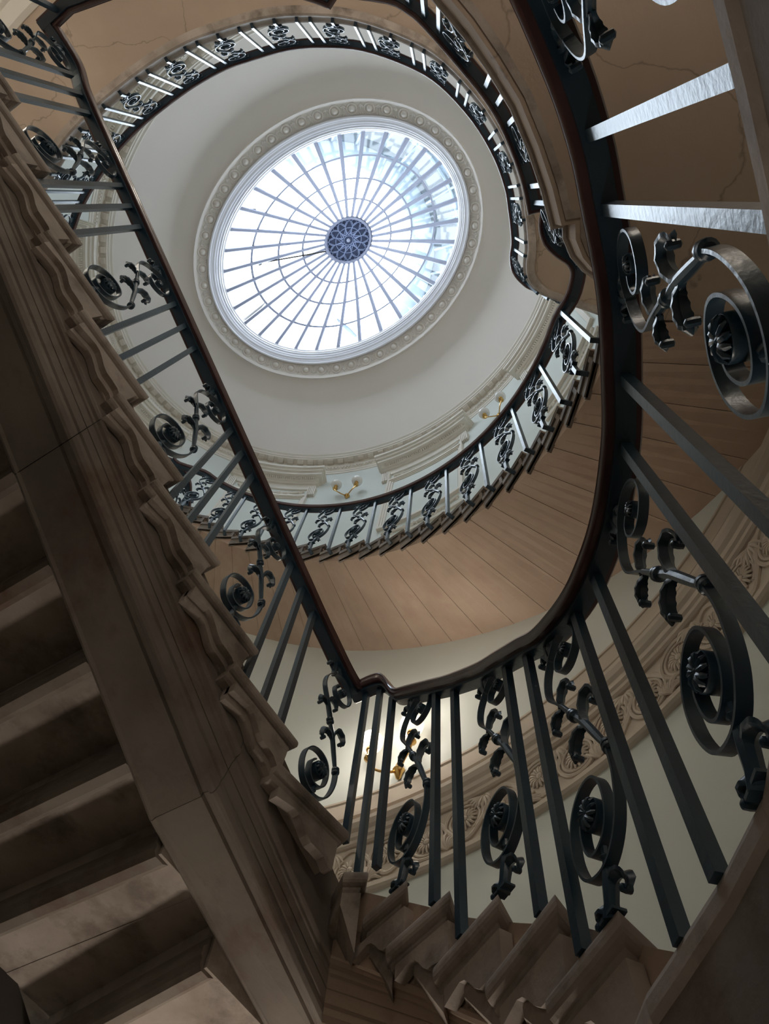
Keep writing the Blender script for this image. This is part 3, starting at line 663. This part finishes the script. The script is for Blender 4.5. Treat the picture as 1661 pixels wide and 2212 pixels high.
def foot_leaf(): return [leaf_mesh([(.012, .032), (.034, .052), (.060, .048), (.072, .028), (.062, .016)], .024), leaf_mesh([(.002, .020), (-.018, .036), (-.036, .026), (-.034, .010)], .022)]
FLEAVES = foot_leaf()
def tmp_mesh(mb, smooth=True):
    o = mb.build('tmp', M['iron'], None, smooth=smooth); me = o.data; bpy.data.objects.remove(o); return me
mb = MB(); ribbon(mb, UPV, 0.021, 0.0055, taper=False); ribbon(mb, LOV, 0.024, 0.006)
P = catmull([Vector((p[0], 0, p[1])) for p in STM], 4); tube(mb, P, [0.0065 + 0.004 * math.sin(PI * i / (len(P) - 1)) for i in range(len(P))], n=8)
ribbon(mb, [(.004, .748), (-.002, .79), (.004, .845)], 0.02, 0.010); tube(mb, [(.030, 0, .128), (.024, 0, .085)], 0.008, n=8)
lathe(mb, [(0.004, -0.01), (0.012, 0), (0.004, 0.01)], (.027, 0, .107), Vector((-.14, 0, -1)), n=10)
SCR = tmp_mesh(mb)
mb = MB(); tube(mb, [(.024, 0, .092), (.022, 0, .055), (.010, 0, .025), (0, 0, 0)], [0.010, 0.016, 0.014, 0.017], n=8); mb.box((0.005, 0, 0.003), (0.05, 0.028, 0.006)); FOOT = tmp_mesh(mb)
mb = MB()
COLLARS = []
for c, dr_ in (((.041, .489), (.46, -.88)), ((.128, .295), (.15, -1.0))):
    mb = MB(); ax = Vector((dr_[0], 0, dr_[1])).normalized(); c3 = Vector((c[0], 0, c[1]))
    lathe(mb, [(0.009, -0.014), (0.015, -0.011), (0.015, -0.004), (0.010, -0.001), (0.016, 0.003), (0.015, 0.010), (0.009, 0.015)], c3, ax, n=14)
    COLLARS.append(tmp_mesh(mb))
def boss_mesh(c, r, h0, h1):
    mb = MB(); c3 = Vector((c[0], 0, c[1])); lathe(mb, [(r * .96, h0), (r, h0 + .003), (r, h1 - .003), (r * .96, h1)], c3, Vector((0, 1, 0)), n=20)
    for sgn, y in ((-1, h0), (1, h1)):
        for k in range(12):
            a = 2 * PI * k / 12
            q = [(c[0] + r * s * math.cos(a + .5 * s), y + sgn * hh * r, c[1] + r * s * math.sin(a + .5 * s)) for s, hh in ((.1, .20), (.45, .24), (.75, .16), (.93, .02))]
            tube(mb, q, [r * .05, r * .16, r * .17, r * .08], n=6)
        lathe(mb, [(r * .2, 0), (r * .18, r * .25), (0.0, r * .34)], Vector((c[0], y, c[1])), Vector((0, sgn, 0)), n=8)
    return tmp_mesh(mb)
BOSS_L = boss_mesh((.029, .203), .033, -0.016, 0.024); BOSS_U = boss_mesh((.078, .705), .019, -0.010, 0.014)
mb = MB(); mb.box((0, 0, 0.5), (0.0235, 0.0235, 1.0)); BARM = tmp_mesh(mb, False)
# side fixed baluster: arm from the tread end, unit bar above
mb = MB(); mb.box((0, 0.04, 0.0), (0.024, 0.10, 0.024)); mb.box((0, 0.085, 0.0), (0.034, 0.014, 0.05)); ARM = tmp_mesh(mb, False)
def child(name, me, parent, mat4=None):
    o = bpy.data.objects.new(name, me); COL.objects.link(o); o.parent = parent
    if mat4 is not None: o.matrix_local = mat4
    return o
def frame(pos, e, sz=1.0):
    e = Vector((e[0], e[1], 0)).normalized(); y = Vector((0, 0, 1)).cross(e)
    return Matrix(((e.x, y.x, 0, pos[0]), (e.y, y.y, 0, pos[1]), (0, 0, 1, pos[2]), (0, 0, 0, 1))) @ Matrix.Diagonal((1, 1, sz, 1))
def bar(root, x, y, z0, z1, e):
    return child('baluster', BARM, root, frame((x, y, z0), e, z1 - z0))
def scroll(root, x, y, z0, z1, e, foot=True, base=None):
    s = (z1 - z0 + 0.012) / 0.84
    o = child('scroll_baluster', SCR, root, frame((x, y, z0), e, s))
    ks = min(1, (s + 1) / 2)
    for me in LEAVES: child('leaf', me, o)
    [child('collar', c_, o) for c_ in COLLARS]; child('rosette_boss', BOSS_L, o); child('rosette_boss', BOSS_U, o)
    child('foot', FOOT, o)
    for me in FLEAVES: child('leaf', me, o)
    return o
RAILP = [(-0.030, 0.008), (-0.034, 0.014), (-0.036, 0.026), (-0.030, 0.034), (-0.030, 0.040), (-0.034, 0.048), (-0.030, 0.060), (-0.018, 0.070), (0, 0.073), (0.018, 0.070), (0.030, 0.060), (0.034, 0.048), (0.030, 0.040), (0.030, 0.034), (0.036, 0.026), (0.034, 0.014), (0.030, 0.008)]
RAILP = [(a * 1.22, b * 1.1) for a, b in RAILP]
COREP = [(-0.022, -0.006), (0.022, -0.006), (0.022, 0.010), (-0.022, 0.010)]
def handrail(root, path, sm=True):
    mb = MB(); sweep(mb, RAILP, path); mb.build('handrail', M['wood'], root, smooth=True)
    mb = MB(); sweep(mb, COREP, path); mb.build('core_rail', M['iron'], root)
def interp(path, s):
    acc = 0
    for a, b in zip(path[:-1], path[1:]):
        L_ = (b - a).xy.length
        if acc + L_ >= s: return a.lerp(b, (s - acc) / max(L_, 1e-9)), (b - a)
        acc += L_
    return path[-1].copy(), path[-1] - path[-2]
def plen(path): return sum((b - a).xy.length for a, b in zip(path[:-1], path[1:]))
# --- straight flight balustrade
b1 = thing('balustrade', 'dark iron balustrade with straight sloping handrail on the left flight', 'balustrade', (0, 0, 0))
H0 = 0.758
YB = -0.045
for n in (0, 2, 4, 6, 8):
    for o_ in (0.068, 0.176, 0.285):
        X = n * TR + o_; bar(b1, X, YB, n * RI - 0.002, H0 + sl * X, (-1, 0))
for n in (1, 3, 5, 7, 9):
    X = (n + 0.55) * TR; zt = H0 + sl * X
    if n == 9: X = 9 * TR + 0.14; zt = 2.285
    scroll(b1, X, YB, n * RI, zt, (-1, 0))
scroll(b1, -0.145, YB, -RI, H0 + sl * -0.145, (-1, 0))
pth = [Vector((-0.315, YB, 0.655)), Vector((-0.28, YB, 0.645)), Vector((-0.20, YB, 0.668)), Vector((-0.10, YB, H0 - 0.045)), Vector((0.0, YB, H0))]
pth = catmull(pth, 4) + [Vector((X, YB, H0 + sl * X)) for X in (0.5, 1.0, 1.5, 2.0, 2.45)] + catmull([Vector((2.5, YB, H0 + sl * 2.5)), Vector((2.64, YB, 2.155)), Vector((2.76, YB, 2.265)), Vector((2.86, YB, 2.30)), Vector((3.03, YB + 0.0, 2.30))], 4)
handrail(b1, list(reversed(pth)))
# --- lower winding balustrade and L0 landing
b2 = thing('balustrade', 'large near iron balustrade whose curved handrail sweeps down the right side', 'balustrade', (0, 0, 0))
knots = [(-0.315, -0.06, 0.645), (-0.322, -0.02, 0.652), (-0.330, 0.03, 0.665), (-0.338, 0.075, 0.66), (-0.342, 0.115, 0.60), (-0.338, 0.15, 0.53), (-0.325, 0.19, 0.475), (-0.29, 0.262, 0.40), (-0.226, 0.415, 0.262), (-0.178, 0.519, 0.165), (-0.086, 0.679, 0.01), (-0.006, 0.791, -0.10), (0.065, 0.886, -0.20), (0.122, 0.966, -0.28), (0.235, 1.088, -0.375), (0.33, 1.178, -0.415), (0.44, 1.272, -0.42), (0.60, 1.372, -0.42), (0.74, 1.436, -0.42), (0.90, 1.50, -0.42), (1.07, 1.545, -0.42), (1.20, 1.575, -0.42), (1.36, 1.59, -0.42), (1.6, 1.585, -0.42), (1.9, 1.52, -0.42), (2.2, 1.37, -0.42), (2.5, 1.13, -0.42), (2.76, 0.81, -0.42), (3.02, 0.30, -0.42)]
rp2 = catmull([Vector(k) for k in knots], 5); handrail(b2, rp2)
for (x, y, z0, z1) in ((-0.335, 0.0, -0.16, 0.655), (-0.345, 0.065, -0.32, 0.662), (-0.338, 0.14, -0.32, 0.55), (-0.222, 0.419, -0.64, 0.262), (-0.176, 0.521, -0.80, 0.165), (-0.004, 0.793, -0.96, -0.10), (0.067, 0.888, -1.12, -0.20), (0.235, 1.088, -1.28, -0.375), (0.33, 1.178, -1.28, -0.415), (0.60, 1.372, -1.28, -0.42), (0.74, 1.436, -1.28, -0.42), (1.07, 1.545, -1.28, -0.42), (1.205, 1.575, -1.28, -0.42), (1.52, 1.59, -1.28, -0.42), (1.65, 1.58, -1.28, -0.42), (2.0, 1.475, -1.28, -0.42), (2.12, 1.41, -1.28, -0.42)):
    k = min(range(len(rp2) - 1), key=lambda i: (rp2[i].xy - Vector((x, y))).length); e = (rp2[k + 1] - rp2[max(k - 1, 0)]).xy
    bar(b2, x, y, z0, z1, e)
for (x, y, z0, z1) in ((-0.29, 0.262, -0.48, 0.40), (-0.088, 0.677, -0.80, 0.01), (0.120, 0.964, -1.12, -0.28), (0.45, 1.278, -1.28, -0.42), (0.90, 1.50, -1.28, -0.42), (1.36, 1.59, -1.28, -0.42), (1.80, 1.555, -1.28, -0.42)):
    k = min(range(len(rp2) - 1), key=lambda i: (rp2[i].xy - Vector((x, y))).length); e = (rp2[k + 1] - rp2[max(k - 1, 0)]).xy
    scroll(b2, x, y, z0, z1, e)
# --- L1 landing balustrade
b3 = thing('balustrade', 'iron balustrade along the first landing, its rail cut square at top right', 'balustrade', (0, 0, 0))
r3a = [(3.0, -0.10, 2.30), (3.03, 0.07, 2.30), (2.955, 0.36, 2.30), (2.83, 0.66, 2.30), (2.64, 0.96, 2.30), (2.44, 1.165, 2.30), (2.35, 1.245, 2.30)]
r3b = [(2.37, 1.30, 2.30), (2.20, 1.515, 2.30), (2.10, 1.585, 2.30), (2.02, 1.62, 2.30), (1.86, 1.665, 2.30), (1.72, 1.70, 2.30), (1.56, 1.735, 2.30), (1.40, 1.75, 2.30), (1.22, 1.74, 2.30), (1.08, 1.72, 2.30), (0.965, 1.69, 2.30)]
r3 = [Vector((3.02, -0.08, 2.30)), Vector((3.03, 0.10, 2.30))] + catmull([Vector(p) for p in r3a[2:]], 3) + catmull([Vector(p) for p in r3b], 3) + [Vector((0.945, 1.76, 2.30))]
handrail(b3, list(reversed(r3)))
for x, y in ((3.03, 0.045), (2.98, 0.27), (2.92, 0.44), (2.86, 0.58), (2.62, 0.98), (2.52, 1.09), (2.41, 1.19), (2.11, 1.58), (2.02, 1.62), (1.925, 1.65), (1.59, 1.73), (1.49, 1.742), (1.38, 1.75), (1.06, 1.715), (0.975, 1.695)):
    k = min(range(len(r3) - 1), key=lambda i: (r3[i].xy - Vector((x, y))).length); e = (r3[max(k - 1, 0)] - r3[k + 1]).xy
    bar(b3, x, y, 1.44, 2.30, e)
for x, y in ((2.76, 0.79), (1.76, 1.69), (1.22, 1.74)):
    k = min(range(len(r3) - 1), key=lambda i: (r3[i].xy - Vector((x, y))).length); e = (r3[max(k - 1, 0)] - r3[k + 1]).xy
    scroll(b3, x, y, 1.44, 2.30, e)
# --- upper winding balustrade
b4 = thing('balustrade', 'iron balustrade with alternating bars and scrolls on the upper winding flight', 'balustrade', (0, 0, 0))
def up_rail(th, off_=0.05): 
    k = (th - TH0) / STH; p = ell(SX, SA - off_, SB - off_, math.radians(th)); p.z = 1.6 + RI * k; return p
r4 = [Vector(p) for p in ((0.935, 1.775, 2.30), (0.90, 1.745, 2.30), (0.84, 1.70, 2.30), (0.76, 1.685, 2.30), (0.68, 1.71, 2.30), (0.61, 1.745, 2.30), (0.54, 1.745, 2.30), (0.47, 1.70, 2.305), (0.41, 1.64, 2.32))]
def hup(th): return 0.70
for i in range(26):
    th = TH0 + 3.5 + i * 4.4; p = up_rail(th); p.z += hup(th); r4.append(p)
e_ = r4[-1]; r4 += [Vector((0.30, -2.88, 6.20)), Vector((0.40, -2.93, 6.26))]
r4s = catmull(r4, 3); handrail(b4, list(reversed(r4s)))
def side_item(root, th, kind_, off_=0.055):
    p = up_rail(th, off_); q = up_rail(th - 1, off_); e = (q - p).xy; kk = math.floor((th - TH0) / STH); zt = p.z + 0.70; za = 1.6 + RI * kk - 0.13
    f4 = frame((p.x, p.y, za), e)
    if kind_ == 'bar':
        o = bar(root, p.x, p.y, za - 0.012, zt, e); a = child('fixing_arm', ARM, root, f4)
    else:
        o = bar(root, p.x, p.y, za - 0.012, za + 0.13, e); o.name = 'stub_bar'; a = child('fixing_arm', ARM, root, f4)
        scroll(root, p.x, p.y, za + 0.12, zt, e)
for i in range(13):
    th = 119.5 + 9.55 * i
    if th < 236: side_item(b4, th, 'bar')
    if th + 4.77 < 236: side_item(b4, th + 4.77, 'scroll')
scroll(b4, 0.80, 1.69, 1.44, 2.30, (1, 0.1)); scroll(b4, 0.60, 1.745, 1.44, 2.30, (1, -0.1))
# --- gallery balustrade
b5 = thing('balustrade', 'iron balustrade of the top gallery, an oval ring just under the ceiling', 'balustrade', (0, 0, 0))
g0 = [Vector((x, y, 0)) for x, y in gin]; gr_ = rail_frames(g0); gpath = [p + s * 0.06 + Vector((0, 0, 6.26)) for p, s in zip(g0, gr_)]
handrail(b5, list(reversed(gpath)))
gs = [Vector((x, y)) for x, y in ((3.52, -.73), (3.5, -.21), (3.4, .29), (3.23, .77), (2.96, 1.2), (2.61, 1.58), (2.18, 1.87), (1.68, 2.01), (1.16, 2.05), (.68, 1.90), (.24, 1.68))]
TL = plen(gpath)
def s_of(xy):
    best = (9, 0); acc = 0
    for a, b in zip(gpath[:-1], gpath[1:]):
        ab = (b - a).xy; L_ = ab.length; t = max(0, min(1, (xy - a.xy).dot(ab) / L_ ** 2)); d = (a.xy + ab * t - xy).length
        if d < best[0]: best = (d, acc + t * L_)
        acc += L_
    return best[1]
ss = sorted(s_of(q) for q in gs); step_ = (ss[-1] - ss[0]) / (len(ss) - 1)
s0 = ss[0]
while s0 - step_ > 0.3: s0 -= step_; ss.insert(0, s0)
ss.append(min(TL - 0.1, ss[-1] + step_))
for i, s in enumerate(ss):
    p, d = interp(gpath, s); e = -d.xy
    child('fixing_arm', ARM, b5, frame((p.x, p.y, 5.31), e)); o = bar(b5, p.x, p.y, 5.298, 5.44, e); o.name = 'stub_bar'; scroll(b5, p.x, p.y, 5.42, 6.26, e)
    if i < len(ss) - 1:
        for f_ in (0.385, 0.615):
            s2 = s + (ss[i + 1] - s) * f_; p, d = interp(gpath, s2); e = -d.xy
            child('fixing_arm', ARM, b5, frame((p.x, p.y, 5.31), e)); bar(b5, p.x, p.y, 5.298, 6.26, e)

# ------------------------------------------------------------------ wall lamps
def sconce(th, z, label, gm, power, spread=0.16):
    p = wallp(math.radians(th), z, 0); inw = (wallp(math.radians(th), z, 1) - p).normalized(); tg = Vector((-inw.y, inw.x, 0)); up = Vector((0, 0, 1))
    r = thing('wall_lamp', label, 'wall lamp', tuple(p), 'brass two-armed wall lamps')
    def loc(a, b, c): return tg * a + inw * b + up * c
    mb = MB(); lathe(mb, [(0.0, -0.09), (0.018, -0.07), (0.03, -0.03), (0.045, 0.0), (0.03, 0.03), (0.018, 0.07), (0.0, 0.10)], (0, 0, 0), up, n=12)
    mb.v = [tuple(Vector(v) * 1.0 + inw * 0.02) for v in mb.v]; mb.build('backplate', M['brass'], r, smooth=True)
    for s in (-1, 1):
        mb = MB(); tube(mb, catmull([loc(0, 0.02, 0.0), loc(s * 0.05, 0.08, -0.05), loc(s * 0.11, 0.13, -0.05), loc(s * 0.16, 0.15, 0.0), loc(s * 0.165, 0.15, 0.05)], 4), 0.009, n=8); mb.build('arm', M['brass'], r, smooth=True)
        c = loc(s * 0.165, 0.15, 0.05)
        mb = MB(); lathe(mb, [(0.008, -0.01), (0.02, 0.0), (0.038, 0.015), (0.036, 0.025), (0.022, 0.03), (0.022, 0.095), (0.030, 0.10), (0.030, 0.11), (0.01, 0.115)], c, up, n=16); mb.build('cup', M['brass'], r, smooth=True)
        mb = MB(); R_ = 0.085; lathe(mb, [(0.028, 0.0)] + [(R_ * math.sin(a), R_ * (1 - math.cos(a)) - 0.006) for a in [math.radians(q) for q in range(25, 161, 15)]] + [(0.022, 0.166), (0.024, 0.175)], c + up * 0.11, up, n=20)
        mb.build('globe', gm, r, smooth=True)
        if power:
            l = light('lamp_bulb', 'POINT', (0, 0, 0), power * 0.33, (1.0, 0.91, 0.80), size=0.08); l.parent = r; l.location = c + up * 0.20 + inw * 0.14
    return r
sconce(181.4, 1.93, 'lit brass wall lamp with two glass globes, behind the near balustrade', M['globe_lit'], 21.0)
sconce(201.0, 8.42, 'unlit brass wall lamp with white globes, left of the middle blind window', M['globe'], 0)
sconce(160.8, 8.42, 'unlit brass wall lamp with white globes, right of the middle blind window', M['globe'], 0)
sconce(176.0, -2.2, 'unseen lit brass wall lamp, added low beneath the winding steps as warm fill', M['globe_lit'], 70.0)  # added out of frame to warm the winder soffit from below
sconce(40.0, -2.2, 'unseen lit brass wall lamp, added on the lower wall opposite the winding steps as fill', M['globe_lit'], 12.0)  # added out-of-view lamp, weak fill for the lower well
sconce(290.0, -1.6, 'unseen lit brass wall lamp, added in the lower hall behind the straight flight as fill', M['globe_lit'], 25.0)  # added out of view to brighten the straight flight's string
sconce(70.0, 0.3, 'unseen lit brass wall lamp, added above the lower landing as fill', M['globe_lit'], 18.0)  # fill lamp added off frame for the lower landing level
sconce(50.0, 3.1, 'unseen lit brass wall lamp, added above the first landing as fill', M['globe_lit'], 45.0)  # off-frame lamp added to lift the first landing level
sconce(350.0, 3.1, 'unseen lit brass wall lamp, added above the far end of the first landing as fill', M['globe_lit'], 45.0)  # second off-frame lamp added to brighten the first landing level

# ------------------------------------------------------------------ odds and ends on the skylight
def litter(name, label, cat, pts, rad, m):
    r = thing(name, label, cat, pts[0]); o0 = Vector(pts[0])
    mb = MB(); tube(mb, [Vector(p) - o0 for p in pts], rad, n=6); o = mb.build(name + '_strand', m, r, smooth=True); return r
r = litter('cable', 'thin dark cable with a small junction box crossing the left panes of the skylight', 'cable', [(2.25, -2.7, 11.95), (2.03, -2.17, 12.4), (1.57, -1.09, 13.2)], 0.014, M['dark'])
mb = MB(); mb.box(Vector((2.03, -2.17, 12.4)) - Vector((2.25, -2.7, 11.95)), (0.09, 0.06, 0.05)); mb.build('junction_box', M['dark'], r)
litter('debris', 'dark pointed strip lying on the lower left panes of the skylight', 'debris', [(1.28, -2.95, 12.15), (1.38, -2.53, 12.5)], [0.07, 0.012], M['dark'])
litter('debris', 'small dark strip on the upper left panes of the skylight', 'debris', [(2.96, -1.93, 12.1), (2.83, -1.69, 12.4)], [0.03, 0.015], M['dark'])
litter('debris', 'tangled grey scrap on the bottom panes of the skylight', 'debris', [(0.41, -1.48, 12.5), (0.14, -1.38, 12.4), (-0.05, -1.3, 12.3)], [0.02, 0.05, 0.03], M['grey'])
